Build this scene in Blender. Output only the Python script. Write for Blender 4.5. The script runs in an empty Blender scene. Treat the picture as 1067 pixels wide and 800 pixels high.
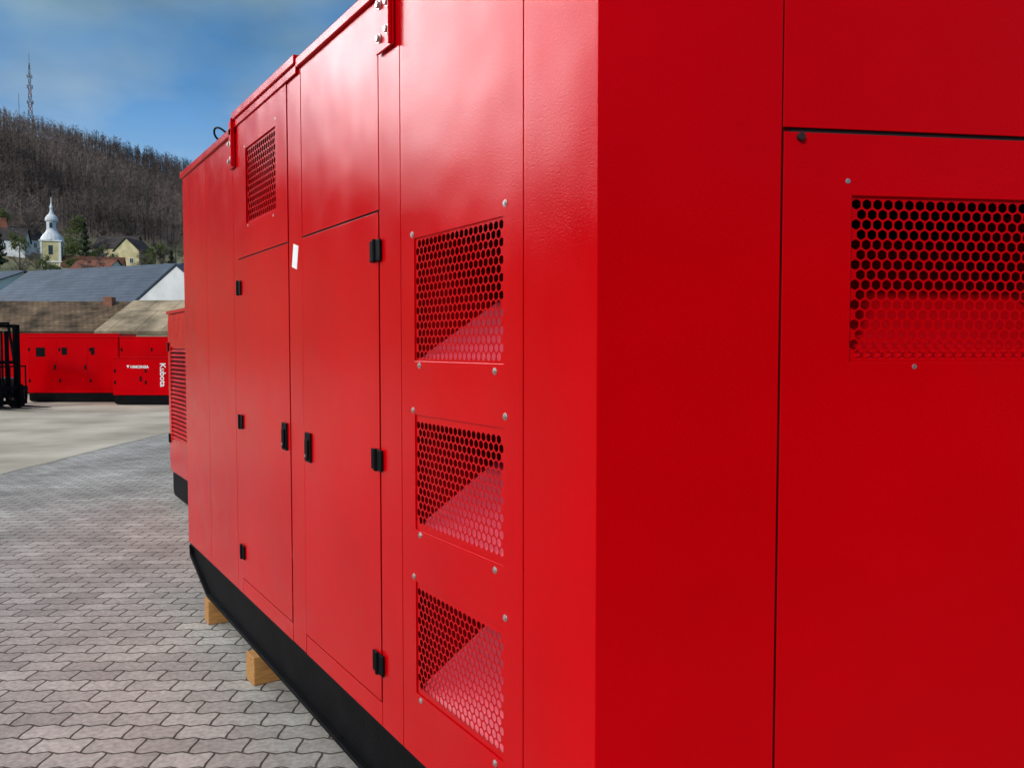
import bpy, bmesh, math, random
from mathutils import Vector, Matrix
random.seed(7)
scene = bpy.context.scene
COL = scene.collection
TH = math.radians(32.8)
S, C = math.sin(TH), math.cos(TH)
CAMX, CAMZ = -0.99, 1.5
# yard frame: the yard, its paving joints and the buildings run 32.8 deg off the generator's axis
def Y(a, d, z=0.0):
    return Vector((CAMX + a*C + d*S, -a*S + d*C, z))
YROT = -TH
from mathutils import noise as mn

# ---------------------------------------------------------------- materials
def mat(name):
    m = bpy.data.materials.new(name); m.use_nodes = True
    nt = m.node_tree; b = nt.nodes['Principled BSDF']
    return m, nt, b
def N(nt, t, **kw):
    n = nt.nodes.new(t)
    for k, v in kw.items():
        if k in n.inputs: n.inputs[k].default_value = v
        else: setattr(n, k, v)
    return n
def noise_col(name, c1, c2, scale=5, rough=0.7, bump=0.0, bscale=None, metallic=0, spec=0.5, detail=6, stretch=None):
    m, nt, b = mat(name)
    tc = N(nt, 'ShaderNodeTexCoord')
    src = tc.outputs['Object']
    if stretch:
        mp = N(nt, 'ShaderNodeMapping'); mp.inputs['Scale'].default_value = stretch
        nt.links.new(src, mp.inputs[0]); src = mp.outputs[0]
    n = N(nt, 'ShaderNodeTexNoise'); n.inputs['Scale'].default_value = scale; n.inputs['Detail'].default_value = detail
    r = N(nt, 'ShaderNodeValToRGB')
    r.color_ramp.elements[0].position = .35; r.color_ramp.elements[1].position = .65
    r.color_ramp.elements[0].color = (*c1, 1); r.color_ramp.elements[1].color = (*c2, 1)
    nt.links.new(src, n.inputs['Vector']); nt.links.new(n.outputs[0], r.inputs[0])
    nt.links.new(r.outputs[0], b.inputs['Base Color'])
    b.inputs['Roughness'].default_value = rough; b.inputs['Metallic'].default_value = metallic
    b.inputs['Specular IOR Level'].default_value = spec
    if bump:
        n2 = N(nt, 'ShaderNodeTexNoise'); n2.inputs['Scale'].default_value = bscale or scale*4; n2.inputs['Detail'].default_value = 4
        bp = N(nt, 'ShaderNodeBump'); bp.inputs['Strength'].default_value = bump; bp.inputs['Distance'].default_value = .01
        nt.links.new(src, n2.inputs['Vector']); nt.links.new(n2.outputs[0], bp.inputs['Height']); nt.links.new(bp.outputs[0], b.inputs['Normal'])
    return m

def red_paint():
    m, nt, b = mat('red_powder_coat')
    tc = N(nt, 'ShaderNodeTexCoord')
    n = N(nt, 'ShaderNodeTexNoise'); n.inputs['Scale'].default_value = 1.3; n.inputs['Detail'].default_value = 5
    nt.links.new(tc.outputs['Object'], n.inputs['Vector'])
    r = N(nt, 'ShaderNodeValToRGB')
    r.color_ramp.elements[0].color = (0.50, 0.0002, 0.0025, 1); r.color_ramp.elements[1].color = (0.60, 0.0003, 0.0035, 1)
    r.color_ramp.elements[0].position = .3; r.color_ramp.elements[1].position = .7
    nt.links.new(n.outputs[0], r.inputs[0]); nt.links.new(r.outputs[0], b.inputs['Base Color'])
    n3 = N(nt, 'ShaderNodeTexNoise'); n3.inputs['Scale'].default_value = 6; n3.inputs['Detail'].default_value = 8
    nt.links.new(tc.outputs['Object'], n3.inputs['Vector'])
    mr = N(nt, 'ShaderNodeMapRange'); mr.inputs['From Min'].default_value=.3; mr.inputs['From Max'].default_value=.7; mr.inputs['To Min'].default_value = .09; mr.inputs['To Max'].default_value = .22
    nt.links.new(n3.outputs[0], mr.inputs[0]); nt.links.new(mr.outputs[0], b.inputs['Roughness'])
    b.inputs['Specular IOR Level'].default_value = .24
    b.inputs['Specular Tint'].default_value = (1, .12, .16, 1)
    a = N(nt, 'ShaderNodeTexNoise'); a.inputs['Scale'].default_value = 230; a.inputs['Detail'].default_value = 2
    w = N(nt, 'ShaderNodeTexNoise'); w.inputs['Scale'].default_value = 2.2; w.inputs['Detail'].default_value = 2
    nt.links.new(tc.outputs['Object'], a.inputs['Vector']); nt.links.new(tc.outputs['Object'], w.inputs['Vector'])
    b1 = N(nt, 'ShaderNodeBump'); b1.inputs['Strength'].default_value = .32; b1.inputs['Distance'].default_value = .0015
    b2 = N(nt, 'ShaderNodeBump'); b2.inputs['Strength'].default_value = .6; b2.inputs['Distance'].default_value = .016
    nt.links.new(a.outputs[0], b1.inputs['Height']); nt.links.new(w.outputs[0], b2.inputs['Height'])
    nt.links.new(b2.outputs[0], b1.inputs['Normal']); nt.links.new(b1.outputs[0], b.inputs['Normal'])
    return m
RED = red_paint()
BAFFLE = noise_col('baffle_lit_red', (.86,.07,.11), (.90,.10,.14), 4, .30, spec=.6)  # body red paled so the plate looks lit; light put into the colour
BAFFLE2 = noise_col('baffle_brightened_red', (.66,.001,.005), (.72,.001,.006), 4, .5, spec=.1)  # body red brightened in the colour to offset shade behind the mesh
BLACK = noise_col('black_paint', (.0025,.0025,.003), (.005,.005,.006), 8, .6, .2, 120, spec=.07)
RUBBER = noise_col('dark_rubber', (.012,.003,.003), (.02,.004,.004), 20, .8)
GAPRED = noise_col('shaded_red_seal', (.06,.001,.002), (.09,.002,.003), 20, .8, spec=.1)
DUCT = noise_col('duct_shade_red', (.16,.001,.003), (.24,.001,.004), 9, .7, spec=.1)  # red duct sides, darkened in the colour to stand for shade
DUCT_DARK = noise_col('duct_depth_dark', (.004,.002,.002), (.008,.003,.003), 30, .95, spec=.1)  # near-black painted on duct top and back for the unlit interior
STEEL = noise_col('zinc_steel', (.45,.43,.40), (.6,.58,.55), 60, .35, metallic=.9)
WOOD = noise_col('raw_timber', (.36,.15,.035), (.52,.26,.07), 14, .75, .4, 60, stretch=(1,8,8))
WHITE = noise_col('white_paint', (.76,.76,.74), (.84,.84,.82), 3, .6)

def paver_mat():
    m, nt, b = mat('interlocking_pavers'); L = nt.links.new
    tc = N(nt, 'ShaderNodeTexCoord'); sp = N(nt, 'ShaderNodeSeparateXYZ'); L(tc.outputs['Object'], sp.inputs[0])
    def M(op, x, y=None):
        n = N(nt, 'ShaderNodeMath', operation=op)
        for i, v in enumerate((x, y)):
            if v is None: continue
            if isinstance(v, (int, float)): n.inputs[i].default_value = v
            else: L(v, n.inputs[i])
        return n.outputs[0]
    X, Yc = sp.outputs[0], sp.outputs[1]
    tx = M('PINGPONG', M('ADD', X, .025), .05)
    ty = M('PINGPONG', M('ADD', Yc, .0275), .055)
    y2 = M('ADD', Yc, M('MULTIPLY', tx, .34)); x2 = M('ADD', X, M('MULTIPLY', ty, .10))
    cb = N(nt, 'ShaderNodeCombineXYZ'); L(x2, cb.inputs[0]); L(y2, cb.inputs[1])
    br = N(nt, 'ShaderNodeTexBrick'); L(cb.outputs[0], br.inputs['Vector'])
    br.inputs['Scale'].default_value = 1; br.inputs['Brick Width'].default_value = .2; br.inputs['Row Height'].default_value = .11
    br.inputs['Mortar Size'].default_value = .005; br.inputs['Mortar Smooth'].default_value = .2; br.inputs['Bias'].default_value = 0
    br.inputs['Color1'].default_value = (.32,.30,.27,1); br.inputs['Color2'].default_value = (.43,.41,.37,1); br.inputs['Mortar'].default_value = (.08,.07,.055,1)
    n = N(nt, 'ShaderNodeTexNoise'); n.inputs['Scale'].default_value = .9; n.inputs['Detail'].default_value = 10; n.inputs['Roughness'].default_value=.7; L(tc.outputs['Object'], n.inputs['Vector'])
    n2 = N(nt, 'ShaderNodeTexNoise'); n2.inputs['Scale'].default_value = 45; n2.inputs['Detail'].default_value = 6; L(tc.outputs['Object'], n2.inputs['Vector'])
    mr = N(nt, 'ShaderNodeMapRange'); mr.inputs['From Min'].default_value=.3; mr.inputs['From Max'].default_value=.7; mr.inputs['To Min'].default_value = .62; mr.inputs['To Max'].default_value = 1.3; L(n.outputs[0], mr.inputs[0])
    mr2 = N(nt, 'ShaderNodeMapRange'); mr2.inputs['From Min'].default_value=.3; mr2.inputs['From Max'].default_value=.7; mr2.inputs['To Min'].default_value = .76; mr2.inputs['To Max'].default_value = 1.18; L(n2.outputs[0], mr2.inputs[0])
    f = M('MULTIPLY', mr.outputs[0], mr2.outputs[0])
    mx = N(nt, 'ShaderNodeVectorMath', operation='SCALE'); L(br.outputs['Color'], mx.inputs[0]); L(f, mx.inputs['Scale'])
    L(mx.outputs[0], b.inputs['Base Color']); b.inputs['Roughness'].default_value = .95; b.inputs['Specular IOR Level'].default_value = .05
    h = M('SUBTRACT', M('MULTIPLY', n2.outputs[0], .15), br.outputs['Fac'])
    bp = N(nt, 'ShaderNodeBump'); bp.inputs['Strength'].default_value = .8; bp.inputs['Distance'].default_value = .006
    L(h, bp.inputs['Height']); L(bp.outputs[0], b.inputs['Normal'])
    return m
PAVER = paver_mat()
CONC = noise_col('worn_concrete', (.34,.295,.225), (.54,.475,.375), .7, .95, .3, 20, detail=10, spec=.05)

def sheet_col(name, base, scale_v, dark, kind='tiles', rough=.6, var=.75, nz=(.6,1.3), ns=.8):
    m, nt, b = mat(name); L = nt.links.new
    tc = N(nt, 'ShaderNodeTexCoord')
    br = N(nt, 'ShaderNodeTexBrick'); L(tc.outputs['UV'], br.inputs['Vector'])
    br.inputs['Scale'].default_value = 1; br.inputs['Brick Width'].default_value = scale_v[0]; br.inputs['Row Height'].default_value = scale_v[1]
    br.inputs['Mortar Size'].default_value = scale_v[2]; br.inputs['Color1'].default_value = (*base,1)
    br.inputs['Color2'].default_value = (*[c*var for c in base],1); br.inputs['Mortar'].default_value = (*dark,1)
    n = N(nt, 'ShaderNodeTexNoise'); n.inputs['Scale'].default_value = ns; n.inputs['Detail'].default_value = 8; n.inputs['Roughness'].default_value=.62; L(tc.outputs['Object'], n.inputs['Vector'])
    mr = N(nt, 'ShaderNodeMapRange'); mr.inputs['From Min'].default_value=.35; mr.inputs['From Max'].default_value=.65; mr.inputs['To Min'].default_value=nz[0]; mr.inputs['To Max'].default_value=nz[1]; L(n.outputs[0], mr.inputs[0])
    mx = N(nt, 'ShaderNodeVectorMath', operation='SCALE'); L(br.outputs['Color'], mx.inputs[0]); L(mr.outputs[0], mx.inputs['Scale'])
    L(mx.outputs[0], b.inputs['Base Color']); b.inputs['Roughness'].default_value = rough; b.inputs['Specular IOR Level'].default_value=.15
    return m
R_SLATE = sheet_col('slate_blue_tiles', (.075,.10,.135), (3.0,.36,.03), (.045,.06,.08), rough=.7, var=.93, nz=(.8,1.15))
R_MOSS = sheet_col('mossy_old_tiles', (.13,.085,.05), (.25,.3,.02), (.05,.035,.02), rough=.9, nz=(.3,1.9), ns=1.1)
R_BEIGE = sheet_col('beige_fibre_cement', (.36,.28,.18), (1.1,2.2,.03), (.22,.17,.11), rough=.9, var=.9, nz=(.45,1.35), ns=.9)
R_RED = sheet_col('red_clay_tiles', (.26,.09,.055), (.3,.35,.04), (.12,.05,.03), rough=.85)
R_DARK = sheet_col('dark_tiles', (.09,.07,.065), (.3,.35,.04), (.03,.03,.03), rough=.85)
W_WHITE = noise_col('white_render', (.70,.69,.66), (.82,.81,.79), 1.5, .9)
W_CREAM = noise_col('cream_render', (.52,.46,.33), (.66,.60,.43), 1.5, .9)
W_YELLOW = noise_col('yellow_render', (.50,.42,.22), (.68,.60,.34), .8, .9)
W_GREY = noise_col('grey_render', (.33,.32,.30), (.42,.41,.38), 1.5, .9)
MASTG = noise_col('mast_blue_grey', (.12,.14,.17), (.18,.20,.23), 1.5, .7)
GLASS = noise_col('window_glass', (.02,.025,.03), (.04,.05,.06), 2, .12)
BRICK = noise_col('chimney_brick', (.20,.08,.05), (.28,.12,.07), 9, .9)
BARK = noise_col('bark', (.07,.055,.04), (.13,.11,.09), 3, .9)
LEAF = noise_col('spring_leaves', (.06,.085,.02), (.13,.15,.035), .8, .8)
LEAF2 = noise_col('dark_conifer_needles', (.02,.035,.015), (.045,.06,.025), .8, .8)
TWIG = noise_col('bare_twigs', (.045,.036,.034), (.22,.165,.14), .022, .95, detail=12, spec=.1)

# ---------------------------------------------------------------- helpers
def obj(name, bm, m=None, parent=None, bevel=0, smooth=False, label=None):
    me = bpy.data.meshes.new(name); bm.to_mesh(me); bm.free()
    if m: me.materials.append(m)
    o = bpy.data.objects.new(name, me); COL.objects.link(o)
    if parent: o.parent = parent
    if bevel:
        md = o.modifiers.new('bevel', 'BEVEL'); md.width = bevel; md.segments = 2; md.limit_method = 'ANGLE'; md.angle_limit = math.radians(35)
    if smooth:
        for p in me.polygons: p.use_smooth = True
    if label: o['label'] = label
    return o
def curve_to_mesh(name, cu, parent, m, loc=(0,0,0), rot=(0,0,0)):
    t = bpy.data.objects.new(name+'_c', cu); COL.objects.link(t)
    dg = bpy.context.evaluated_depsgraph_get(); dg.update()
    me = bpy.data.meshes.new_from_object(t.evaluated_get(dg)); me.name = name
    bpy.data.objects.remove(t); me.materials.clear(); me.materials.append(m)
    o = bpy.data.objects.new(name, me); COL.objects.link(o); o.parent = parent; o.location = loc; o.rotation_euler = rot
    return o
def empty(name, loc, rotz=0, label=None, cat=None, group=None):
    o = bpy.data.objects.new(name, None); COL.objects.link(o); o.location = loc; o.rotation_euler = (0,0,rotz)
    o.empty_display_size = .2
    if label: o['label'] = label
    if cat: o['category'] = cat
    if group: o['group'] = group
    return o
def bm_box(bm, x0,x1,y0,y1,z0,z1, M=None):
    vs = [bm.verts.new(Vector(p)) for p in [(x0,y0,z0),(x1,y0,z0),(x1,y1,z0),(x0,y1,z0),(x0,y0,z1),(x1,y0,z1),(x1,y1,z1),(x0,y1,z1)]]
    if M:
        for v in vs: v.co = M @ v.co
    for f in [(3,2,1,0),(4,5,6,7),(0,1,5,4),(1,2,6,5),(2,3,7,6),(3,0,4,7)]: bm.faces.new([vs[i] for i in f])
def box(name, x0,x1,y0,y1,z0,z1, m, parent=None, bevel=0, M=None):
    bm = bmesh.new(); bm_box(bm,x0,x1,y0,y1,z0,z1,M); return obj(name,bm,m,parent,bevel)
def prism(bm, pts, z0, z1):
    lo = [bm.verts.new((x,y,z0)) for x,y in pts]; hi = [bm.verts.new((x,y,z1)) for x,y in pts]
    n = len(pts); bm.faces.new(lo[::-1]); bm.faces.new(hi)
    for i in range(n): bm.faces.new((lo[i],lo[(i+1)%n],hi[(i+1)%n],hi[i]))
    bmesh.ops.recalc_face_normals(bm, faces=bm.faces[:])
def cyl(bm, p, axis, r, h, seg=16, r2=None):
    q = Vector((0,0,1)).rotation_difference(Vector(axis).normalized()).to_matrix().to_4x4()
    bmesh.ops.create_cone(bm, cap_ends=True, segments=seg, radius1=r, radius2=r if r2 is None else r2, depth=h,
        matrix=Matrix.Translation(Vector(p)+Vector(axis).normalized()*h/2) @ q)

# ================================================================= MAIN GENERATOR
G = empty('generator_set', (0,0,0), 0, 'large glossy red enclosed generator on black skid standing on timber blocks', 'generator')
Y0, Y1 = 1.234, 5.097
ED = Vector((math.cos(math.radians(24.6)), -math.sin(math.radians(24.6)), 0))
EN = Vector((math.sin(math.radians(24.6)), math.cos(math.radians(24.6)), 0))   # inward
def PW(u, dep, z): return Vector((dep, u, z))
def PE(u, dep, z): return Vector((0,Y0,0)) + ED*u + EN*dep + Vector((0,0,z))
T = .003
def panel(name, P, u0,u1,z0,z1, holes=(), parent=G, proud=0.0, m=RED, bev=.0018, g=.0014, gz=None, t=T):
    gz = g if gz is None else gz
    u0+=g; u1-=g; z0+=gz; z1-=gz
    us = sorted({u0,u1,*[h[0] for h in holes],*[h[1] for h in holes]}); zs = sorted({z0,z1,*[h[2] for h in holes],*[h[3] for h in holes]})
    bm = bmesh.new(); vv = {}
    for i,u in enumerate(us):
        for j,z in enumerate(zs): vv[i,j] = bm.verts.new(P(u,-proud,z))
    for i in range(len(us)-1):
        for j in range(len(zs)-1):
            uc=(us[i]+us[i+1])/2; zc=(zs[j]+zs[j+1])/2
            if any(h[0]<uc<h[1] and h[2]<zc<h[3] for h in holes): continue
            bm.faces.new((vv[i,j],vv[i+1,j],vv[i+1,j+1],vv[i,j+1]))
    r = bmesh.ops.extrude_face_region(bm, geom=bm.faces[:], use_keep_orig=True)
    d = P(0,t,0)-P(0,0,0)
    for e in r['geom']:
        if isinstance(e, bmesh.types.BMVert): e.co += d
    bmesh.ops.recalc_face_normals(bm, faces=bm.faces[:])
    for v in [v for v in bm.verts if not v.link_faces]: bm.verts.remove(v)
    return obj(name, bm, m, parent, bevel=bev)
def grille(P, u0,u1,z0,z1, parent, plate_d=.50, plate_h=.315, back_d=.56, PITCH=.0232, baffle=None, bottom=None, e=.012):
    bm = bmesh.new(); R = PITCH/math.sqrt(3); rp=PITCH*.866
    hr=PITCH*.43
    nc = int((u1-u0)/PITCH)+6; nr=int((z1-z0)/rp)+6
    uo=(u0+u1)/2; zo=(z0+z1)/2
    for j in range(-nr//2, nr//2+1):
        for i in range(-nc//2, nc//2+1):
            cu = uo+(i+(.5 if j%2 else 0)+.25)*PITCH; cz = zo+(j+.5)*rp
            if cu<u0-.032 or cu>u1+.032 or cz<z0-.03 or cz>z1+.03: continue
            hole = u0+.009<cu<u1-.009 and z0+.010<cz<z1-.010
            o=[]; q=[]
            for k in range(12):
                a=math.radians(30*k+30)
                if k%2==0: rr=R
                else: rr=R*.8660254
                o.append(bm.verts.new(P(cu+rr*math.cos(a),.0045,cz+rr*math.sin(a))))
                hh=hr*(1.075 if k%2==0 else 1.0)
                if hole: q.append(bm.verts.new(P(cu+hh*math.cos(a),.0045,cz+hh*math.sin(a))))
            if hole:
                for k in range(12):
                    l=(k+1)%12; bm.faces.new((o[k],o[l],q[l],q[k]))
            else: bm.faces.new(o)
    bmesh.ops.remove_doubles(bm, verts=bm.verts[:], dist=.0003)
    g_ = obj('vent_grille', bm, RED, parent)
    md = g_.modifiers.new('s','SOLIDIFY'); md.thickness=.0012; md.offset=0
    D0=.008
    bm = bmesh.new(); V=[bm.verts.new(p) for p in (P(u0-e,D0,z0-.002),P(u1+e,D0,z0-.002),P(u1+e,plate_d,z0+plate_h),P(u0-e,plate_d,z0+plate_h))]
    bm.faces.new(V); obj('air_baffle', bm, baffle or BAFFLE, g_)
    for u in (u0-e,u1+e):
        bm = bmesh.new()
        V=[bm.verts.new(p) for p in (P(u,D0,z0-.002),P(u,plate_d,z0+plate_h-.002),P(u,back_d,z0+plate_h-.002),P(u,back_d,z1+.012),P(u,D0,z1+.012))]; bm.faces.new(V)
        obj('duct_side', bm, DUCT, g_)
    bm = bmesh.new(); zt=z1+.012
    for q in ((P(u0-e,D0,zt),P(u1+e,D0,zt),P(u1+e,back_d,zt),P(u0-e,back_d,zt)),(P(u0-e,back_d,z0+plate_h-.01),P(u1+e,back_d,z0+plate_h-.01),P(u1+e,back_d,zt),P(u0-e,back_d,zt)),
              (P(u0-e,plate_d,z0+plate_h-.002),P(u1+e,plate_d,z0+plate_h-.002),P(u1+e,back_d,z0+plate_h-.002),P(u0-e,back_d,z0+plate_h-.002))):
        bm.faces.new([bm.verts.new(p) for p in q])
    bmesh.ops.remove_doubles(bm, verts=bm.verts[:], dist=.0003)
    obj('duct_dark_faces', bm, DUCT_DARK, g_)
    n=P(0,-1,0)-P(0,0,0)
    bt = bottom or ((u1-.03,z0-.012),(u0+.035,z0-.018))
    for (u,z) in ((u1+.01,z1+.012),(u0-.01,z1+.028),*bt):
        bm = bmesh.new()
        cyl(bm, P(u,0,z), n, .0085, .0015, 20); cyl(bm, P(u,-.0015,z), n, .006, .003, 6, .0055)
        obj('screw', bm, STEEL, g_, bevel=.0006)
    return g_
ZB, ZT = .345, 2.525
bm = bmesh.new()
inn = .003
pe = PE(.3715,0,0); pi = PE(.3715,inn,0); ci = Vector((inn, Y0+inn*.65,0))
prism(bm, [(0,1.4895),(0,Y0),(pe.x,pe.y),(pi.x,pi.y),(ci.x,ci.y),(inn,1.4895)], ZB, ZT)
obj('corner_post', bm, RED, G, bevel=.005)
vz = [(1.463,1.796),(.998,1.315),(.536,.851)]
panel('side_panel', PW, 1.491,2.116,ZB,ZT, [(1.574,2.030,a,b) for a,b in vz])
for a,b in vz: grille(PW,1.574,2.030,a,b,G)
panel('pillar', PW, 2.116,2.264,ZB,ZT)
panel('upper_panel', PW, 2.264,2.965,1.905,ZT, g=.003)
doorA = panel('door', PW, 2.264,2.965,.42,1.905, proud=.002, g=.0035)
panel('sill_rail', PW, 2.264,2.965,ZB,.42)
panel('pillar', PW, 2.965,3.124,ZB,ZT, g=.003)
panel('upper_panel', PW, 3.124,3.863,1.905,2.545, [(3.272,3.715,2.049,2.378)], proud=.003)
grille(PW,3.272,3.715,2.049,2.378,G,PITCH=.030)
doorB = panel('door', PW, 3.124,3.863,.42,1.905, proud=.002, g=.0035)
panel('sill_rail', PW, 3.124,3.863,ZB,.42)
panel('pillar', PW, 3.863,3.949,ZB,2.485)
panel('side_panel', PW, 3.949,4.503,ZB,2.485)
panel('side_panel', PW, 4.503,Y1,ZB,2.485)
def seal(P,u0,u1,z0,z1,m):
    bm=bmesh.new()
    vs=[P(u,d,z) for d in (.0064,.0076) for z in (z0,z1) for u in (u0,u1)]
    V=[bm.verts.new(p) for p in vs]
    for f in ((0,1,3,2),(4,5,7,6),(0,1,5,4),(2,3,7,6),(0,2,6,4),(1,3,7,5)): bm.faces.new([V[i] for i in f])
    bmesh.ops.recalc_face_normals(bm, faces=bm.faces[:])
    obj('door_seal', bm, m, G)
for u in (1.491,2.116,2.264,2.965,3.124,3.863,3.949,4.503): seal(PW,u-.018,u+.018,ZB+.002,2.48,RUBBER if u in (2.264,2.965,3.124,3.863) else GAPRED)
for a,b_ in ((2.285,2.944),(3.145,3.842)):
    for z in (.42,1.905): seal(PW,a,b_,z-.02,z+.02,RUBBER)
# end face
panel('end_upper_panel', PE, .373,1.25,1.931,ZT, g=.0012, gz=.0025)
panel('end_door', PE, .373,1.25,.42,1.927, [(.521,.977,1.470,1.803)], proud=.003, g=.0018, gz=.003)
panel('end_sill_rail', PE, .373,1.25,ZB,.42)
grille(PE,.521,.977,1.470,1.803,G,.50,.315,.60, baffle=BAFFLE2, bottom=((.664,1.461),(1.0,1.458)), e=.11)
seal(PE,.355,.392,ZB,ZT-.01,GAPRED); seal(PE,.393,1.24,1.912,1.945,RUBBER); seal(PE,.393,1.24,.40,.44,RUBBER)
bm = bmesh.new(); cyl(bm, PE(.4085,0,1.914), -EN, .008,.012,18); obj('rubber_buffer', bm, RUBBER, G, bevel=.002)
e1 = PE(1.25,0,0); X1=1.62; yk=e1.y+.22
bm = bmesh.new(); prism(bm,[(e1.x,e1.y),(X1,yk),(X1,Y1),(.004,Y1),(.004,Y1-.004),(X1-.004,Y1-.004),(X1-.004,yk+.003),(e1.x,e1.y+.005)],ZB,2.485)
obj('rear_wall', bm, RED, G)
def roof(pts, z0, z1):
    bm = bmesh.new(); prism(bm, pts, z0, z1); return obj('roof_panel', bm, RED, G, bevel=.004)
oh=.012
c = PE(-.01,-oh,0); e2=PE(1.25,-oh,0)
roof([(-oh,2.985),(-oh,Y0),(c.x+.004,c.y-.003),(e2.x,e2.y),(X1+oh,yk-.01),(X1+oh,2.985)],2.522,2.557)
roof([(-oh-.006,2.988),(X1+oh,2.988),(X1+oh,3.888),(-oh-.006,3.888)],2.538,2.573)
roof([(-oh,3.891),(X1+oh,3.891),(X1+oh,Y1+oh),(-oh,Y1+oh)],2.484,2.518)
box('roof_lip', -.010,-.0035, 2.99,3.885,2.506,2.536, RED, G, .002)
def hinge(y,z,door):
    bm = bmesh.new()
    bm_box(bm,-.010,-.0025,y-.040,y-.004,z-.032,z+.032); bm_box(bm,-.009,-.0025,y+.004,y+.040,z-.032,z+.032)
    cyl(bm,(-.010,y,z-.034),(0,0,1),.0065,.068,14)
    obj('hinge', bm, BLACK, door, bevel=.003)
for z in (1.788,1.162,.539): hinge(2.280,z,doorA)
for z in (1.773,1.157,.549): hinge(3.850,z,doorB)
def latch(y,z,door):
    bm = bmesh.new()
    for x0,x1,y0,y1,z0,z1 in ((-.010,-.0025,y-.030,y+.030,z-.054,z+.054),(-.016,-.010,y-.016,y+.016,z-.045,z+.03)): bm_box(bm,x0,x1,y0,y1,z0,z1)
    h=obj('handle', bm, BLACK, door, bevel=.003)
    bm = bmesh.new(); cyl(bm,(-.016,y,z-.03),(-1,0,0),.006,.003,14); obj('lock', bm, STEEL, h)
latch(2.905,1.135,doorA); latch(3.185,1.150,doorB)
M=Matrix.Translation((0,3.045,1.842))@Matrix.Rotation(math.radians(14),4,'X')
box('sticker', -.0012,-.0002,-.029,.029,-.044,.044, WHITE, G, 0, M)
def bracket(y, ztop, w=.062, zl=.2):
    bm = bmesh.new()
    bm_box(bm,-.012,-.0045,y-w,y+w,ztop-zl,ztop+.05); bm_box(bm,-.024,-.012,y-w,y-w+.008,ztop-zl,ztop+.05)
    b_ = obj('lifting_bracket', bm, RED, G, bevel=.003)
    for dy,dz in ((.03,-.065),(-.03,-.075),(.032,-.16),(-.028,-.15)):
        bm = bmesh.new(); cyl(bm,(-.012,y+dy*w/.062,ztop+dz*zl/.2),(-1,0,0),.014,.003,20); cyl(bm,(-.015,y+dy*w/.062,ztop+dz*zl/.2),(-1,0,0),.010,.008,6)
        obj('bolt', bm, STEEL, b_, bevel=.001)
bracket(2.195,2.55,.058); bracket(3.925,2.50,.045,.17)
cu = bpy.data.curves.new('cable_loop','CURVE'); cu.dimensions='3D'; cu.bevel_depth=.005
sp = cu.splines.new('NURBS'); pts=[(.0,4.05,2.52),(-.02,4.07,2.545),(-.03,4.13,2.565),(-.03,4.19,2.555),(-.01,4.22,2.53),(.02,4.24,2.52)]
sp.points.add(len(pts)-1)
for i,p in enumerate(pts): sp.points[i].co=(*p,1)
sp.use_endpoint_u=True
curve_to_mesh('cable_loop', cu, G, BLACK)
for y in (2.45,2.8,3.3,3.6,4.5,4.9):
    bm = bmesh.new(); cyl(bm,(.03,y,2.517 if y>3.9 else (2.572 if y>2.99 else 2.556)),(0,0,1),.012,.012,6); obj('roof_bolt', bm, STEEL, G)
bm = bmesh.new()
def side_poly(bm, pts, x0, x1):
    A=[bm.verts.new((x0,y,z)) for y,z in pts]; B=[bm.verts.new((x1,y,z)) for y,z in pts]; n=len(pts)
    bm.faces.new(A); bm.faces.new(B[::-1])
    for i in range(n): bm.faces.new((A[i],B[i],B[(i+1)%n],A[(i+1)%n]))
for x0 in (.022, X1-.06):
    side_poly(bm, [(1.30,.143),(4.64,.143),(5.07,.275),(5.08,.325),(1.30,.325)], x0, x0+.012)
bm_box(bm,.006,.09,1.30,5.088,.325,.340); bm_box(bm,X1-.09,X1-.002,1.30,5.088,.325,.340)
bm_box(bm,.000,.10,1.30,4.65,.128,.143); bm_box(bm,X1-.1,X1,1.30,4.65,.128,.143)
side_poly(bm, [(4.65,.128),(5.08,.262),(5.09,.325),(5.078,.33),(5.062,.277),(4.64,.143)], .0, .1)
for y in (1.9,2.75,3.6,4.45): bm_box(bm,.036,X1-.03,y-.05,y+.05,.15,.32)
bmesh.ops.recalc_face_normals(bm, faces=bm.faces[:])
SK=obj('skid', bm, BLACK, G, bevel=.003)
for y,lab in ((3.66,1),(4.60,2),(1.9,3)):
    bm = bmesh.new(); bm_box(bm,-.030 if lab==1 else -.012,.5,-.055,.055,.0,.1265)
    o=obj('timber_block', bm, WOOD, None, bevel=.004); o.location=(0,y,.001); o.rotation_euler=(0,0,math.radians(3 if lab==1 else -2))
    o['label']='short raw pine timber block propping up the generator skid'; o['category']='timber block'; o['group']='timber blocks under the generator'

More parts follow.
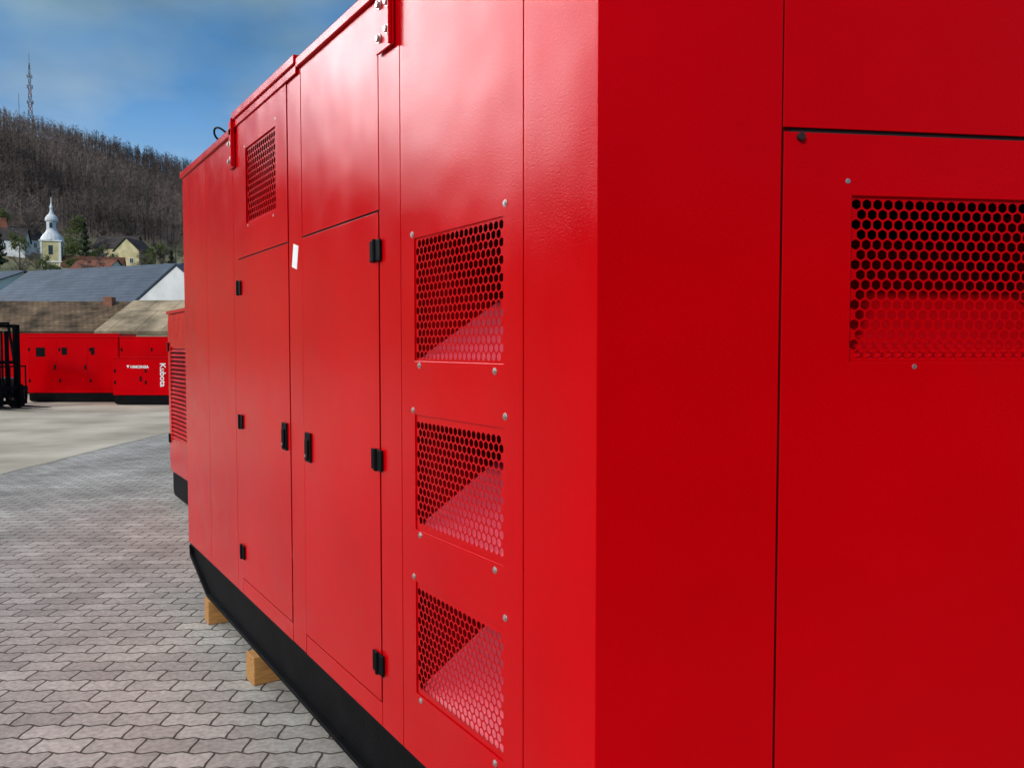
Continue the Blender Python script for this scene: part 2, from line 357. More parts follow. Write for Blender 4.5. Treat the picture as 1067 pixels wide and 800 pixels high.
# ================================================================= OTHER GENERATORS
def genset(loc, rotz, L, W, H, label, louvre='side', text=None, vtext=None, windows=()):
    g = empty('generator_set', loc, rotz, label, 'generator', 'other red generators in the yard')
    box('canopy', 0,L,0,W,.26,H-.03, RED, g, .012)
    box('roof_panel', -.01,L+.01,-.015,W+.015,H-.03,H, RED, g, .006)
    bm=bmesh.new(); prof=[(0.02,.25),(.02,.07),(.08,.02),(L-.08,.02),(L-.02,.07),(L-.02,.25)]
    A=[bm.verts.new((x,.02,z)) for x,z in prof]; B=[bm.verts.new((x,W-.02,z)) for x,z in prof]
    bm.faces.new(A); bm.faces.new(B[::-1]); n=len(A)
    for i in range(n): bm.faces.new((A[i],B[i],B[(i+1)%n],A[(i+1)%n]))
    bmesh.ops.recalc_face_normals(bm, faces=bm.faces[:])
    obj('skid', bm, BLACK, g, .005)
    nd = max(2,int(L/.8)); w=L/nd
    for i in range(nd):
        d = box('door', i*w+.02,(i+1)*w-.02,-.006,-.001,.36,H-.1, RED, g, .002)
        for z in (.55,H-.4): box('hinge', i*w+.035,i*w+.08,-.02,-.0065,z,z+.09, BLACK, d, .004)
        box('handle',(i+1)*w-.10,(i+1)*w-.055,-.022,-.0065,H*.5,H*.5+.13,BLACK,d,.004)
    for (x0,x1,z0,z1) in windows: box('control_window',x0,x1,-.012,-.0065,z0,z1,BLACK,g,.004)
    if louvre:
        x0,x1,z0,z1 = louvre
        bm=bmesh.new(); bm_box(bm,x0,x1,-.0085,-.0065,z0,z1)
        fr=obj('louvre_vent', bm, GAPRED, g)
        bm=bmesh.new(); k=int((z1-z0)/.04)
        for i in range(k):
            z=z0+(z1-z0)*i/k; M=Matrix.Translation((0,-.018,z+.018))@Matrix.Rotation(math.radians(50),4,'X')
            bm_box(bm,x0,x1,-.013,.011,-.0012,.0012,M)
        bm_box(bm,x0-.015,x0,-.024,-.0065,z0-.015,z1+.015); bm_box(bm,x1,x1+.015,-.024,-.0065,z0-.015,z1+.015)
        obj('louvre_slats', bm, RED, fr)
    def txt(s, x,z,size,rot,off=.002):
        c=bpy.data.curves.new('lettering','FONT'); c.body=s; c.size=size; c.extrude=.001; c.offset=off
        curve_to_mesh('lettering', c, g, WHITE, (x,-.018,z), (math.radians(90),rot,0))
    if text:
        txt(text, .47, H*.77, .10, 0, .003)
        bm=bmesh.new(); x=.37; z=H*.77
        v=[bm.verts.new(p) for p in ((x,-.018,z+.075),(x+.075,-.018,z+.075),(x+.037,-.018,z))]; bm.faces.new(v)
        obj('emblem', bm, WHITE, g)
    if vtext: txt(vtext, 1.24, H*.88, .21, math.radians(90), .003)
    return g
genset((.55,8.76,0), math.radians(-90), 3.0, 1.1, 1.86, 'smaller red generator with louvred side vent on black skid', louvre=(.22,.95,.61,1.49))
p=Y(-13.25,22.3); genset(p, YROT, 2.5,1.1,1.80,'red generator with black base parked by the sheds', louvre=None, windows=((.25,.5,1.25,1.5),(.95,1.1,1.3,1.5),(1.75,1.85,1.3,1.5)))
p=Y(-10.72,22.3); genset(p, YROT, 3.3,1.1,1.80,'red generator standing behind a small one', louvre=None)
p=Y(-10.38,21.2); genset(p, YROT, 1.60,.9,1.25,'small red generator with white lettering', louvre=None, text='HIMOINSA', vtext='Kubota')
p=Y(-17.6,26.2); genset(p, YROT, 5.0,1.2,1.95,'long red generator at the back of the row', louvre=(.3,.9,1,1.6))
# unseen unit added behind the camera to shade and redden the end face
p=Y(5.6,-1.8); genset(p, YROT+math.pi, 4.4,1.6,2.4,'unseen large red generator added to shade and redden the end door', louvre=(.5,1.1,1.2,1.8))

# ================================================================= FORKLIFT
FK = empty('forklift', Y(-12.3,19.8), YROT+math.radians(-20), 'dark forklift truck with raised mast parked beside red generators', 'forklift')
bm=bmesh.new()
for y in (-.34,.27): bm_box(bm,0,.09,y,y+.07,.06,2.06)
for y in (-.25,.19): bm_box(bm,.02,.10,y,y+.055,.10,2.02)
for z in (.3,1.1,1.98): bm_box(bm,.0,.06,-.27,.27,z,z+.08)
cyl(bm,(.04,0,.2),(0,0,1),.035,1.7,12); bm_box(bm,-.02,.02,-.10,-.06,.3,1.9); bm_box(bm,-.02,.02,.06,.10,.3,1.9)
obj('mast', bm, BLACK, FK, .006)
bm=bmesh.new()
bm_box(bm,.11,.15,-.45,.45,.12,.22); bm_box(bm,.11,.15,-.45,.45,.48,.56)
for y in (-.45,-.2,0,.2,.42): bm_box(bm,.115,.14,y,y+.03,.2,1.05)
bm_box(bm,.11,.14,-.45,.45,1.02,1.06)
obj('load_carriage', bm, BLACK, FK, .004)
for y in (-.32,.22):
    bm=bmesh.new(); bm_box(bm,.15,.19,y,y+.10,.05,.6); side=[(.19,.05),(1.1,.055),(1.1,.065),(.19,.09)]
    A=[bm.verts.new((x,y,z)) for x,z in side]; B=[bm.verts.new((x,y+.1,z)) for x,z in side]; bm.faces.new(A); bm.faces.new(B[::-1])
    for i in range(4): bm.faces.new((A[i],B[i],B[(i+1)%4],A[(i+1)%4]))
    obj('fork', bm, BLACK, FK)
TRUCK = noise_col('dark_truck_paint', (.03,.03,.032), (.05,.05,.052), 5, .45)
bm=bmesh.new(); bm_box(bm,-1.9,-.15,-.48,.48,.25,.75); bm_box(bm,-1.95,-1.4,-.52,.52,.3,1.15); bm_box(bm,-1.35,-.8,-.3,.3,.75,.95)
obj('body', bm, TRUCK, FK, .06)
bm=bmesh.new()
for x,x2 in ((-.2,-.45),(-1.7,-1.5)):
    for y in (-.46,.42):
        vs=[(x,.7),(x+.05,.7),(x2+.05,2.1),(x2,2.1)]
        A=[bm.verts.new((X,y,Z)) for X,Z in vs]; B=[bm.verts.new((X,y+.04,Z)) for X,Z in vs]; bm.faces.new(A); bm.faces.new(B[::-1])
        for i in range(4): bm.faces.new((A[i],B[i],B[(i+1)%4],A[(i+1)%4]))
for i in range(8): bm_box(bm,-1.5+i*.145,-1.46+i*.145,-.46,.46,2.09,2.12)
bm_box(bm,-1.5,-.4,-.46,-.42,2.08,2.13); bm_box(bm,-1.5,-.4,.42,.46,2.08,2.13)
obj('overhead_guard', bm, BLACK, FK)
for x,r in ((-.25,.3),(-1.55,.25)):
    for y in (-.55,.38):
        bm=bmesh.new(); cyl(bm,(x,y,r),(0,1,0),r,.18,28); t=obj('wheel', bm, RUBBER, FK, .03)
        bm=bmesh.new(); cyl(bm,(x,y-.006,r),(0,1,0),r*.5,.192,20); obj('rim', bm, W_CREAM, t, .01)

# ================================================================= GROUND
HR=[(0,0),(75,0),(110,2.5),(150,8),(218,19),(300,37),(375,68),(430,94),(450,98),(500,96),(700,40),(1100,5),(3500,0)]
def lerp(tab,x):
    for (a,b),(c_,d) in zip(tab,tab[1:]):
        if x<=c_: 
            t=(x-a)/(c_-a); return b+(d-b)*t
    return tab[-1][1]
def env(b):   # b bearing deg from +Y clockwise
    b=(b+180)%360-180
    return lerp([(-180,.0),(-110,.05),(-50,.8),(-15,1.05),(0.7,1.035),(10.5,.90),(22,.78),(40,.6),(90,.1),(180,.0)],b)
def terr(x,y):
    dx=x-CAMX; r=math.hypot(dx,y); b=math.degrees(math.atan2(dx,y))
    z=lerp(HR,r)*env(b)
    if r>120: z+= min(1,(r-120)/200)*4*mn.noise(Vector((x*.012,y*.012,0)))
    return z
bm=bmesh.new(); rs=[0,20,45,60,75,85,97,110,130,150,170,190,218,245,270,300,320,340,360,380,400,420,440,450,465,500,560,640,760,1000,1600,3500]
nb=180; ring=[]
for r in rs:
    if r==0: ring.append([bm.verts.new((CAMX,0,-.006))]*nb); continue
    row=[]
    for k in range(nb):
        b=k/nb*2*math.pi; x=CAMX+r*math.sin(b); y=r*math.cos(b)
        row.append(bm.verts.new((x,y,terr(x,y)-.006)))
    ring.append(row)
for i in range(len(rs)-1):
    for k in range(nb):
        l=(k+1)%nb
        if i==0: bm.faces.new((ring[0][0],ring[1][l],ring[1][k]))
        else: bm.faces.new((ring[i][k],ring[i][l],ring[i+1][l],ring[i+1][k]))
bmesh.ops.recalc_face_normals(bm, faces=bm.faces[:])
m,nt,b=mat('hillside'); L=nt.links.new
tc=N(nt,'ShaderNodeTexCoord'); n1=N(nt,'ShaderNodeTexNoise'); n1.inputs['Scale'].default_value=.02; n1.inputs['Detail'].default_value=10; L(tc.outputs['Object'],n1.inputs['Vector'])
g1=N(nt,'ShaderNodeValToRGB'); g1.color_ramp.elements[0].color=(.09,.10,.03,1); g1.color_ramp.elements[1].color=(.17,.15,.07,1); g1.color_ramp.elements[0].position=.4; g1.color_ramp.elements[1].position=.6; L(n1.outputs[0],g1.inputs[0])
sp=N(nt,'ShaderNodeSeparateXYZ'); L(tc.outputs['Object'],sp.inputs[0])
mr=N(nt,'ShaderNodeMapRange'); mr.inputs['From Min'].default_value=33; mr.inputs['From Max'].default_value=40; L(sp.outputs[2],mr.inputs[0])
n2=N(nt,'ShaderNodeTexNoise'); n2.inputs['Scale'].default_value=.05; n2.inputs['Detail'].default_value=10; L(tc.outputs['Object'],n2.inputs['Vector'])
g2=N(nt,'ShaderNodeValToRGB'); g2.color_ramp.elements[0].color=(.035,.027,.024,1); g2.color_ramp.elements[1].color=(.14,.095,.07,1); g2.color_ramp.elements[0].position=.35; g2.color_ramp.elements[1].position=.65; L(n2.outputs[0],g2.inputs[0])
mx=N(nt,'ShaderNodeMix',data_type='RGBA'); L(mr.outputs[0],mx.inputs[0]); L(g1.outputs[0],mx.inputs[6]); L(g2.outputs[0],mx.inputs[7]); L(mx.outputs[2],b.inputs['Base Color']); b.inputs['Roughness'].default_value=.95
o=obj('hill_terrain', bm, m, smooth=True); o['kind']='structure'
def sheet(name,pts,z,m):
    bm=bmesh.new(); bm.faces.new([bm.verts.new((*p,0)) for p in pts])
    bmesh.ops.triangulate(bm, faces=bm.faces[:])
    o=obj(name,bm,m); o.location=Y(0,0,z); o.rotation_euler=(0,0,YROT); o['kind']='structure'; return o
sheet('pavement',((-40,-25),(30,-25),(30,46),(-40,46)),0,PAVER)
edge=[]
for i in range(240):
    d=-25+71*i/239
    edge.append((-6.05+.05*mn.noise(Vector((0,d*2.3,0)))+.10*mn.noise(Vector((5,d*.45,0))),d))
sheet('yard_ground',[(-40,-25)]+edge+[(-40,46)],.004,CONC)

# ================================================================= BUILDINGS
def gable(name, loc, rot, w, l, hw, hr, wall, roofm, label, cat, group=None, wins=(), over=.35, chim=False, sink=3):
    h=empty(name, loc, rot, label, cat, group)
    bm=bmesh.new()
    v=[bm.verts.new(p) for p in ((-l/2,-w/2,-sink),(l/2,-w/2,-sink),(l/2,w/2,-sink),(-l/2,w/2,-sink),(-l/2,-w/2,hw),(l/2,-w/2,hw),(l/2,w/2,hw),(-l/2,w/2,hw),(-l/2,0,hw+hr),(l/2,0,hw+hr))]
    for f in ((0,1,5,4),(2,3,7,6),(1,2,6,9,5),(3,0,4,8,7)): bm.faces.new([v[i] for i in f])
    obj('wall', bm, wall, h)
    bm=bmesh.new(); uv=bm.loops.layers.uv.new('UVMap'); sl=hr/(w/2); lo=l/2+over; t=.12
    for s in (-1,1):
        ye=s*(w/2+over); ze=hw-sl*over
        a=[(-lo,ye,ze+.03),(lo,ye,ze+.03),(lo,0,hw+hr+.03),(-lo,0,hw+hr+.03)]
        bt=[bm.verts.new(p) for p in a]; tp=[bm.verts.new((p[0],p[1],p[2]+t)) for p in a]
        f=bm.faces.new(tp); bm.faces.new(bt[::-1])
        for i in (0,1,3):
            j=(i+1)%4; bm.faces.new((bt[i],bt[j],tp[j],tp[i]))
        sc=math.hypot(w/2+over,hr+sl*over)
        for lp,c_ in zip(f.loops,((0,0),(2*lo,0),(2*lo,sc),(0,sc))): lp[uv].uv=c_
    R_=obj('roof', bm, roofm, h)
    if chim: 
        box('chimney', l*.12,l*.12+.42,-.25-w*.05,.25-w*.05,hw+hr*.6,hw+hr+.35, BRICK, R_, .02)
    for (side,u,z,ww,hh) in wins:
        bm=bmesh.new(); bm2=bmesh.new(); f=.09
        if side=='f':
            bm_box(bm,u-ww/2,u+ww/2,-w/2-.03,-w/2-.01,z,z+hh)
            for q in ((u-ww/2-f,u-ww/2,z-f,z+hh+f),(u+ww/2,u+ww/2+f,z-f,z+hh+f),(u-ww/2,u+ww/2,z-f,z),(u-ww/2,u+ww/2,z+hh,z+hh+f),(u-.03,u+.03,z,z+hh)): bm_box(bm2,q[0],q[1],-w/2-.07,-w/2-.005,q[2],q[3])
        else:
            sx=1 if side=='r' else -1
            def bx(B,y0,y1,z0,z1,o0,o1):
                xa,xb=sorted((sx*(l/2+o0),sx*(l/2+o1))); bm_box(B,xa,xb,y0,y1,z0,z1)
            bx(bm,u-ww/2,u+ww/2,z,z+hh,.01,.03)
            for q in ((u-ww/2-f,u-ww/2,z-f,z+hh+f),(u+ww/2,u+ww/2+f,z-f,z+hh+f),(u-ww/2,u+ww/2,z-f,z),(u-ww/2,u+ww/2,z+hh,z+hh+f),(u-.03,u+.03,z,z+hh)): bx(bm2,*q,.005,.07)
        g_=obj('window', bm, GLASS, h); obj('frame', bm2, WHITE, g_)
    return h
def yrot(da,dd): return math.atan2(dd,da)+YROT
P1=Vector((-20.0,50.0)); dirv=Vector((-.92,.392))
cl=P1+dirv*6.9
gable('warehouse', Y(cl.x,cl.y,0), yrot(-dirv.x,-dirv.y), 9.5, 13.4, 3.1, 3.4, W_WHITE, R_SLATE, 'white warehouse with slate blue tiled gable roof','warehouse',over=.12,sink=0,
      wins=[('r',-1.8,1.2,1,1.1),('r',1.8,1.2,1,1.1)])
gable('house', Y(-17.2,46.0,0), YROT+math.radians(82), 4.6, 6, 3.9, 1.85, W_WHITE, R_SLATE, 'bright white rendered house gable beside the slate roofed warehouse','house',over=.06,sink=0,wins=[('l',.8,1.2,.8,1)])
gable('shed', Y(-21.5,40,0), YROT+math.radians(4), 5.5, 14, 2.25, 1.35, W_CREAM, R_MOSS, 'low old shed with mossy brown tile roof and chimney','shed',chim=True,sink=0,
      wins=[('f',-3,.9,.9,.9),('f',1,.9,.9,.9),('f',4,.9,.9,.9)])
gable('shed', Y(-12.6,35.5,0), YROT+math.radians(-3), 6.0, 7.6, 2.05, 1.35, W_CREAM, R_BEIGE, 'low shed with weathered tan fibre cement roof','shed',over=.12,sink=0, wins=[('f',0,.9,.9,.9)])
W2=[('f',-2.2,1,.9,1.2),('f',0,1,.9,1.2),('f',2.2,1,.9,1.2)]
def hs(x,d,*a,**k):
    p=Y(x*d,d); z=terr(p.x,p.y); return gable(a[0],(p.x,p.y,z),YROT+math.radians(a[1]),*a[2:],**k)
gH='houses of the hillside village'
hs(-.478,222,'house',5,8,10,3.8,3.4,W_YELLOW,R_DARK,'yellow village house with dark gable roof on the hillside','house',group=gH,wins=W2)
hs(-.460,216,'house',82,7,7,4.2,3.2,W_YELLOW,R_DARK,'yellow village house with white framed gable','house',group=gH,wins=[('l',-1.4,1,.9,1.2),('l',1.4,1,.9,1.2),('r',0,1.2,.9,1.2)])
hs(-.505,172,'house',-12,7,9,2.8,2.6,W_WHITE,R_RED,'white village house with red tile roof','house',group=gH,wins=W2)
hs(-.535,150,'house',15,6,8,2.4,2.0,W_CREAM,R_RED,'cream village house with red tile roof','house',group=gH,wins=W2)
hs(-.615,205,'house',20,7,9,3.2,3,W_WHITE,R_DARK,'white village house with dark roof','house',group=gH,wins=W2)
hs(-.592,215,'house',75,6,8,3.2,2.8,W_WHITE,R_DARK,'white village house with dark roof','house',group=gH,wins=W2)
hs(-.64,230,'house',35,7,9,3.2,3,W_CREAM,R_RED,'cream village house with red tile roof','house',group=gH,wins=W2)
hs(-.625,95,'house',-8,8,6,6.0,1.3,W_WHITE,R_SLATE,'tall white block house with blue grey roof','house',group=gH,wins=[('f',-1.6,4.0,.9,1.3),('f',1.6,4.0,.9,1.3),('f',-1.6,1.4,.9,1.3),('f',1.6,1.4,.9,1.3)])
hs(-.585,125,'house',25,6,8,3.6,1.6,W_WHITE,R_RED,'white village house with red tile roof','house',group=gH,wins=W2)
hs(-.425,165,'house',30,7,9,3,2.6,W_WHITE,R_DARK,'white village house with dark roof','house',group=gH,wins=W2)
hs(-.40,120,'house',10,7,9,3,2.6,W_CREAM,R_RED,'cream village house with red roof','house',group=gH,wins=W2)
hs(-.49,128,'house',12,6,11,3.4,2.0,W_WHITE,R_DARK,'long white village house with dark roof','house',group=gH,wins=W2)

# church
pc=Y(-.560*190,190); zc=terr(pc.x,pc.y)
CH=empty('church', (pc.x,pc.y,zc), YROT+math.radians(20), 'baroque village church with yellow tower and white onion spire','church')
def lathe(bm, prof, seg=8, rot=math.pi/8):
    rows=[[bm.verts.new((r*math.cos(rot+2*math.pi*k/seg), r*math.sin(rot+2*math.pi*k/seg), z)) for k in range(seg)] for r,z in prof]
    for i in range(len(rows)-1):
        for k in range(seg): bm.faces.new((rows[i][k],rows[i][(k+1)%seg],rows[i+1][(k+1)%seg],rows[i+1][k]))
    bm.faces.new(rows[0][::-1]); bm.faces.new(rows[-1])
bm=bmesh.new(); bm_box(bm,-2.1,2.1,-2.1,2.1,-4,6.6); tw=obj('tower', bm, W_YELLOW, CH)
bm=bmesh.new()
for z in (1.8,6.6): bm_box(bm,-2.35,2.35,-2.35,2.35,z,z+.3)
for x in (-2.1,1.7):
    for y in (-2.16,1.76): bm_box(bm,x-.04,x+.40,y-.01,y+.41,-4,6.6)
obj('cornice', bm, W_WHITE, tw)
bm=bmesh.new()
for zz,hh in ((3.6,2.1),(-.4,1.5)):
    q=2.13
    bm_box(bm,-.45,.45,-q,q,zz,zz+hh); bm_box(bm,-q,q,-.45,.45,zz,zz+hh)
obj('window', bm, GLASS, tw)
bm=bmesh.new(); lathe(bm,[(2.5,6.9),(2.4,7.3),(2.05,8.0),(1.5,8.7),(1.15,9.2),(1.1,9.5),(1.1,11.3),(1.35,11.4),(1.4,11.8),(1.2,12.4),(.65,13.0),(.35,13.7),(.3,14.2),(.42,14.5),(.3,14.9),(.12,15.6),(.07,17)],16)
sp_=obj('spire', bm, noise_col('spire_metal',(.55,.57,.59),(.70,.71,.72),1,.5), CH)
bm=bmesh.new()
for k in range(4):
    M=Matrix.Rotation(k*math.pi/2,4,'Z'); bm_box(bm,1.0,1.16,-.3,.3,9.8,11.0,M)
obj('lantern_window', bm, GLASS, sp_)
bm=bmesh.new(); bm_box(bm,-.06,.06,-.06,.06,16.9,18.2); bm_box(bm,-.4,.4,-.06,.06,17.55,17.7); obj('cross', bm, BLACK, sp_)
bm=bmesh.new()
v=[bm.verts.new(p) for p in ((2.2,-3.6,-4),(15,-3.6,-4),(15,3.6,-4),(2.2,3.6,-4),(2.2,-3.6,1),(15,-3.6,1),(15,3.6,1),(2.2,3.6,1),(2.2,0,3.6),(15,0,3.6))]
for f in ((0,1,5,4),(2,3,7,6),(1,2,6,9,5),(3,0,4,8,7)): bm.faces.new([v[i] for i in f])
obj('nave_wall', bm, W_CREAM, CH)
bm=bmesh.new(); v=[bm.verts.new(p) for p in ((2.1,-4,.75),(15.3,-4,.75),(15.3,0,3.7),(2.1,0,3.7),(2.1,4,.75),(15.3,4,.75))]
bm.faces.new([v[i] for i in (0,1,2,3)]); bm.faces.new([v[i] for i in (3,2,5,4)]); obj('roof', bm, R_RED, CH)

# radio masts
MRED=noise_col('mast_red',(.22,.09,.09),(.28,.11,.11),1,.6)
def mast(slope,d,h,w,label):
    p=Y(slope*d,d); z=terr(p.x,p.y)-1
    e_=empty('radio_mast',(p.x,p.y,z),0,label,'radio mast','radio masts on the ridge')
    nseg=9
    for part in (0,1):
        bm=bmesh.new()
        for i in range(nseg):
            if (i in (1,3,5))!=(part==0): continue
            z0=h*i/nseg; z1=h*(i+1)/nseg; w0=w*(1-.8*i/nseg); w1=w*(1-.8*(i+1)/nseg)
            cs=[(1,1),(-1,1),(-1,-1),(1,-1)]
            for k in range(4):
                a=Vector((cs[k][0]*w0/2,cs[k][1]*w0/2,z0)); b_=Vector((cs[k][0]*w1/2,cs[k][1]*w1/2,z1)); c_=Vector((cs[(k+1)%4][0]*w1/2,cs[(k+1)%4][1]*w1/2,z1)); d_=Vector((cs[(k+1)%4][0]*w0/2,cs[(k+1)%4][1]*w0/2,z0))
                for q,r in ((a,b_),(a,c_),(d_,b_),(b_,c_)): cyl(bm,q,r-q,.10*w/2.2,(r-q).length,5)
        obj('lattice_section', bm, MRED if part==0 else MASTG, e_)
    bm=bmesh.new(); cyl(bm,(0,0,h),(0,0,1),.12,h*.14,6); obj('antenna', bm, MASTG, e_)
    if w>1.2:
        for z in (.45,.66,.8): 
            for s in (-1,1):
                bm=bmesh.new(); cyl(bm,(s*w*.55*(1.1-z*.5),-.3,h*z),(0,0,1),.22,1.6,8); obj('antenna', bm, MASTG, e_)
mast(-.5824,388,34,2.4,'grey and red lattice radio mast with antennas on wooded ridge')
mast(-.596,388,17,.7,'thin grey radio mast on wooded ridge')

# ================================================================= TREES
def forest():
    verts=[]; faces=[]; rnd=random.Random(3)
    def sliver(a,b,w):
        d=b-a; s=Vector((rnd.uniform(-1,1),rnd.uniform(-1,1),rnd.uniform(-.3,.3))).cross(d)
        if s.length<1e-4: return
        s=s.normalized()*w; i=len(verts); verts.extend([tuple(a-s),tuple(a+s),tuple(b)]); faces.append((i,i+1,i+2))
    cnt=0
    while cnt<6000:
        if cnt<4800: b=rnd.uniform(-4,15)
        else: b=rnd.uniform(-40,40)
        r=math.sqrt(rnd.uniform(285**2,475**2)); x=CAMX+r*math.sin(math.radians(b)); y=r*math.cos(math.radians(b))
        z=terr(x,y)
        if z<36+4*mn.noise(Vector((x*.02,y*.02,5))) : 
            cnt+=.3; continue
        cnt+=1
        h=rnd.uniform(6,11); base=Vector((x,y,z-.3)); top=base+Vector((rnd.uniform(-.6,.6),rnd.uniform(-.6,.6),h))
        sliver(base,top,rnd.choice((.12,.12,.24)))
        for i in range(22):
            t=rnd.uniform(.3,.95); p=base.lerp(top,t); an=rnd.uniform(0,6.28); ln=rnd.uniform(1.0,2.6)*(1.15-t*.6)
            q=p+Vector((math.cos(an)*ln*.8,math.sin(an)*ln*.8,ln*rnd.uniform(.4,1.0)))
            sliver(p,q,rnd.uniform(.05,.11))
    me=bpy.data.meshes.new('forest'); me.from_pydata(verts,[],faces); me.materials.append(TWIG)
    o=bpy.data.objects.new('forest',me); COL.objects.link(o); o['kind']='stuff'; o['label']='leafless grey brown woodland covering the hill'; o['category']='forest'
forest()
def tree_mesh(kind, rnd):
    tv=bmesh.new(); H=8
    cyl(tv,(0,0,-.5),(0,0,1),.22,H*.75,8,.06); tips=[]
    for i in range(11):
        z=rnd.uniform(1.8,5.2); an=rnd.uniform(0,6.28); ln=rnd.uniform(1.2,2.6); d=Vector((math.cos(an),math.sin(an),rnd.uniform(.5,1.1)))
        cyl(tv,(0,0,z),d,.08,ln,5,.02); tips.append(Vector((0,0,z))+d.normalized()*ln)
        for j in range(4):
            dd=(d.normalized()+Vector((rnd.uniform(-.7,.7),rnd.uniform(-.7,.7),rnd.uniform(-.1,.7)))); st=Vector((0,0,z))+d.normalized()*ln*rnd.uniform(.4,1)
            cyl(tv,st,dd,.03,rnd.uniform(.6,1.4),4,.008); tips.append(st+dd.normalized())
    lv=bmesh.new()
    n={'leaf':1500,'conifer':1800,'bare':0}[kind]
    for i in range(n):
        if kind=='conifer':
            z=rnd.uniform(.8,8.3); R=(8.6-z)*.30*(.6+.4*math.sin(z*5)); an=rnd.uniform(0,6.28); rr=R*math.sqrt(rnd.random()); p=Vector((rr*math.cos(an),rr*math.sin(an),z)); s=.2
        else:
            c_=rnd.choice(tips); p=c_+Vector((rnd.gauss(0,.42),rnd.gauss(0,.42),rnd.gauss(0,.38))); s=rnd.uniform(.08,.17)
        q=Matrix.Rotation(rnd.uniform(0,6.28),3,Vector((rnd.uniform(-1,1),rnd.uniform(-1,1),rnd.uniform(-1,1))).normalized())
        lv.faces.new([lv.verts.new(p+q@Vector(a)*s) for a in ((-1,-.6,0),(1,-.6,0),(1,.6,0),(-1,.6,0))])
    if kind=='bare':
        for t in tips:
            for j in range(14):
                d=Vector((rnd.uniform(-1,1),rnd.uniform(-1,1),rnd.uniform(0,1.3)))*.9
                s=d.cross(Vector((1,.3,.2))).normalized()*.03
                lv.faces.new([lv.verts.new(t-s),lv.verts.new(t+s),lv.verts.new(t+d)])
    res=[]
    for nm,B,mm in (('trunk',tv,BARK),('crown',lv,{'leaf':LEAF,'conifer':LEAF2,'bare':TWIG}[kind])):
        me=bpy.data.meshes.new(nm); B.to_mesh(me); B.free(); me.materials.append(mm); res.append((nm,me))
    return res
rt=random.Random(11)
TM={k:[tree_mesh(k,rt) for _ in range(2)] for k in ('leaf','conifer','bare')}
LB={'leaf':'fresh green broadleaf tree among village houses','conifer':'dark conifer tree among village houses','bare':'bare leafless tree among village houses'}
def tree(slope,d,kind,s):
    p=Y(slope*d,d); z=terr(p.x,p.y); e_=empty('tree',(p.x,p.y,z),rt.uniform(0,6.28),LB[kind],'tree','trees between the village houses'); e_.scale=(s,s,s*rt.uniform(.9,1.15))
    for nm,me in rt.choice(TM[kind]):
        o=bpy.data.objects.new(nm,me); COL.objects.link(o); o.parent=e_
for sl,d,k,s in ((-.535,205,'leaf',1.1),(-.540,198,'leaf',.9),(-.52,215,'conifer',1.1),(-.505,200,'leaf',.8),(-.435,215,'leaf',1),(-.425,190,'bare',1.2),(-.415,200,'conifer',1),
     (-.60,190,'leaf',.9),(-.583,215,'bare',1.2),(-.625,180,'conifer',1),(-.51,150,'bare',.9),(-.60,130,'bare',1),(-.43,140,'leaf',.8),(-.555,168,'leaf',.6),(-.572,172,'leaf',.7),(-.50,205,'bare',.9),(-.487,200,'leaf',.6),(-.452,202,'bare',.8),(-.445,208,'leaf',.8),
     (-.535,175,'leaf',.7),(-.58,175,'bare',.8),(-.49,240,'bare',1.2),(-.46,245,'bare',1.2),(-.53,235,'leaf',1.2),(-.41,225,'bare',1.2),(-.59,235,'bare',1.3),(-.62,245,'leaf',1),(-.48,185,'leaf',.5),(-.39,180,'leaf',1)):
    tree(sl,d,k,s)

# ================================================================= LIGHT, SKY, CAMERA
SD=Vector((-.76,-.38,.49)).normalized()
sun=bpy.data.lights.new('sun','SUN'); sun.energy=2.15; sun.angle=math.radians(8); sun.color=(1,.96,.9)
so=bpy.data.objects.new('sun',sun); COL.objects.link(so); so.rotation_euler=SD.to_track_quat('Z','Y').to_euler()
w=bpy.data.worlds.new('World'); scene.world=w; w.use_nodes=True; nt=w.node_tree; L=nt.links.new
bg=nt.nodes['Background']
sky=N(nt,'ShaderNodeTexSky'); sky.sky_type='NISHITA'; sky.sun_disc=False
sky.sun_elevation=math.asin(SD.z); sky.sun_rotation=math.atan2(SD.x,SD.y)
sky.air_density=1.3; sky.dust_density=.6
tc=N(nt,'ShaderNodeTexCoord')
mp=N(nt,'ShaderNodeMapping'); mp.inputs['Scale'].default_value=(1,1,2.2); mp.inputs['Location'].default_value=(.35,.1,.2); L(tc.outputs['Generated'],mp.inputs[0])
n=N(nt,'ShaderNodeTexNoise'); n.inputs['Scale'].default_value=2.4; n.inputs['Detail'].default_value=4; n.inputs['Roughness'].default_value=.45; L(mp.outputs[0],n.inputs['Vector'])
cr=N(nt,'ShaderNodeValToRGB'); cr.color_ramp.elements[0].position=.40; cr.color_ramp.elements[1].position=.60; L(n.outputs[0],cr.inputs[0])
n2=N(nt,'ShaderNodeTexNoise'); n2.inputs['Scale'].default_value=5.0; n2.inputs['Detail'].default_value=5; n2.inputs['Roughness'].default_value=.45; L(mp.outputs[0],n2.inputs['Vector'])
cc=N(nt,'ShaderNodeValToRGB'); cc.color_ramp.elements[0].position=.36; cc.color_ramp.elements[1].position=.70
cc.color_ramp.elements[0].color=(.85,1.65,2.5,1); cc.color_ramp.elements[1].color=(2.1,3.3,4.3,1); L(n2.outputs[0],cc.inputs[0])
tint=N(nt,'ShaderNodeMix',data_type='RGBA',blend_type='MULTIPLY'); tint.inputs[0].default_value=1; tint.inputs[7].default_value=(.15,.60,1.10,1); L(sky.outputs[0],tint.inputs[6])
mx=N(nt,'ShaderNodeMix',data_type='RGBA'); L(cr.outputs[0],mx.inputs[0]); L(tint.outputs[2],mx.inputs[6]); L(cc.outputs[0],mx.inputs[7])
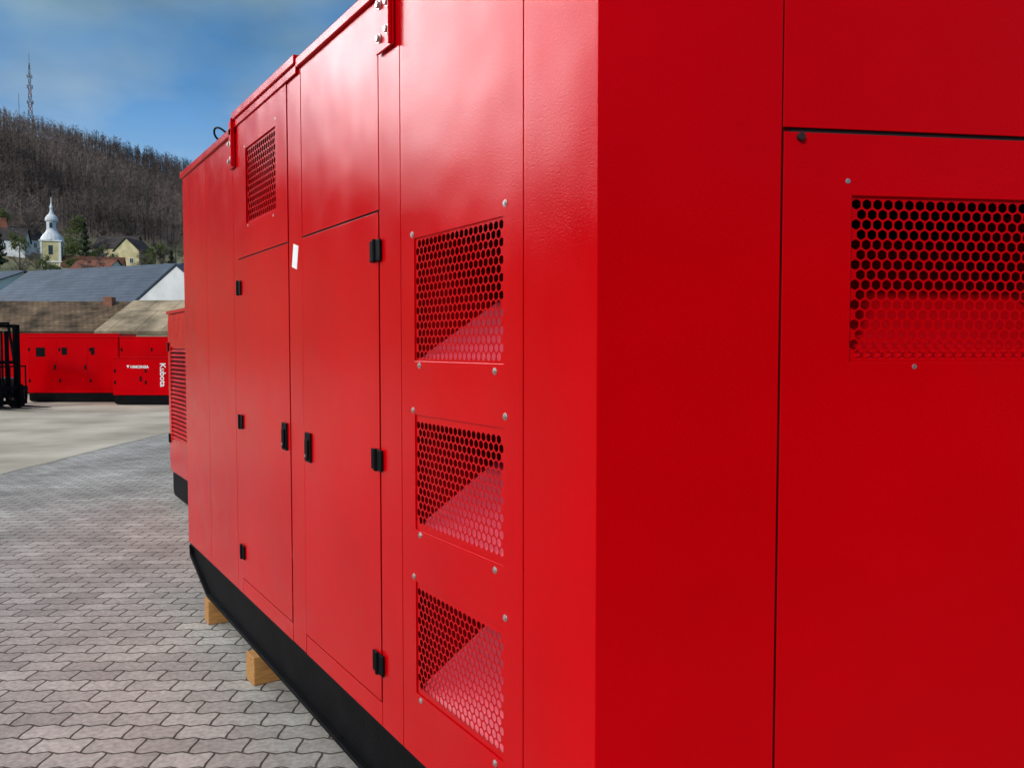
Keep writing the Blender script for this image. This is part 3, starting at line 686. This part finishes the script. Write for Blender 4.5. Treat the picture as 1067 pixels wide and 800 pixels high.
def bank(az,el,r0,r1):
    a=math.radians(az); e=math.radians(el)
    d=N(nt,'ShaderNodeVectorMath',operation='DOT_PRODUCT'); L(tc.outputs['Generated'],d.inputs[0]); d.inputs[1].default_value=(math.sin(a)*math.cos(e),math.cos(a)*math.cos(e),math.sin(e))
    m_=N(nt,'ShaderNodeMapRange'); m_.interpolation_type='SMOOTHSTEP'; m_.inputs['From Min'].default_value=math.cos(math.radians(r1)); m_.inputs['From Max'].default_value=math.cos(math.radians(r0)); L(d.outputs['Value'],m_.inputs[0]); return m_.outputs[0]
def mul(a,b):
    q=N(nt,'ShaderNodeMath',operation='MULTIPLY'); L(a,q.inputs[0]); L(b,q.inputs[1]); return q.outputs[0]
# pale cloud low over the wooded hill
sz=N(nt,'ShaderNodeSeparateXYZ'); L(tc.outputs['Generated'],sz.inputs[0])
hz=N(nt,'ShaderNodeMapRange'); hz.interpolation_type='SMOOTHSTEP'; hz.inputs['From Min'].default_value=.33; hz.inputs['From Max'].default_value=.20; L(sz.outputs[2],hz.inputs[0])
hn=N(nt,'ShaderNodeMapRange'); hn.inputs['From Min'].default_value=.38; hn.inputs['From Max'].default_value=.62; hn.inputs['To Min'].default_value=.35; L(n2.outputs[0],hn.inputs[0])
m0=N(nt,'ShaderNodeMix',data_type='RGBA'); L(mul(mul(hz.outputs[0],hn.outputs[0]),bank(14,10,15,38)),m0.inputs[0]); L(mx.outputs[2],m0.inputs[6]); m0.inputs[7].default_value=(3.9,4.9,5.7,1)
nb_=N(nt,'ShaderNodeMapRange'); nb_.inputs['From Min'].default_value=.35; nb_.inputs['From Max'].default_value=.62; nb_.inputs['To Min'].default_value=.25; nb_.inputs['To Max'].default_value=1; L(n2.outputs[0],nb_.inputs[0])
m1=N(nt,'ShaderNodeMix',data_type='RGBA'); L(mul(bank(-30,28,4,20),nb_.outputs[0]),m1.inputs[0]); L(m0.outputs[2],m1.inputs[6]); m1.inputs[7].default_value=(110,112,115,1)
m2=N(nt,'ShaderNodeMix',data_type='RGBA'); L(mul(bank(-110,60,15,55),nb_.outputs[0]),m2.inputs[0]); L(m1.outputs[2],m2.inputs[6]); m2.inputs[7].default_value=(8.0,7.8,7.5,1)
L(m2.outputs[2],bg.inputs['Color']); bg.inputs['Strength'].default_value=.12
cam=bpy.data.cameras.new('Camera'); co=bpy.data.objects.new('Camera',cam); COL.objects.link(co); scene.camera=co
cam.sensor_width=36; cam.lens=36*850/1067; cam.clip_start=.05; cam.clip_end=6000
co.location=(CAMX,0,CAMZ); co.rotation_euler=(math.radians(90-2.56),0,-TH)
scene.view_settings.view_transform='Standard'; scene.view_settings.look='None'; scene.view_settings.exposure=0
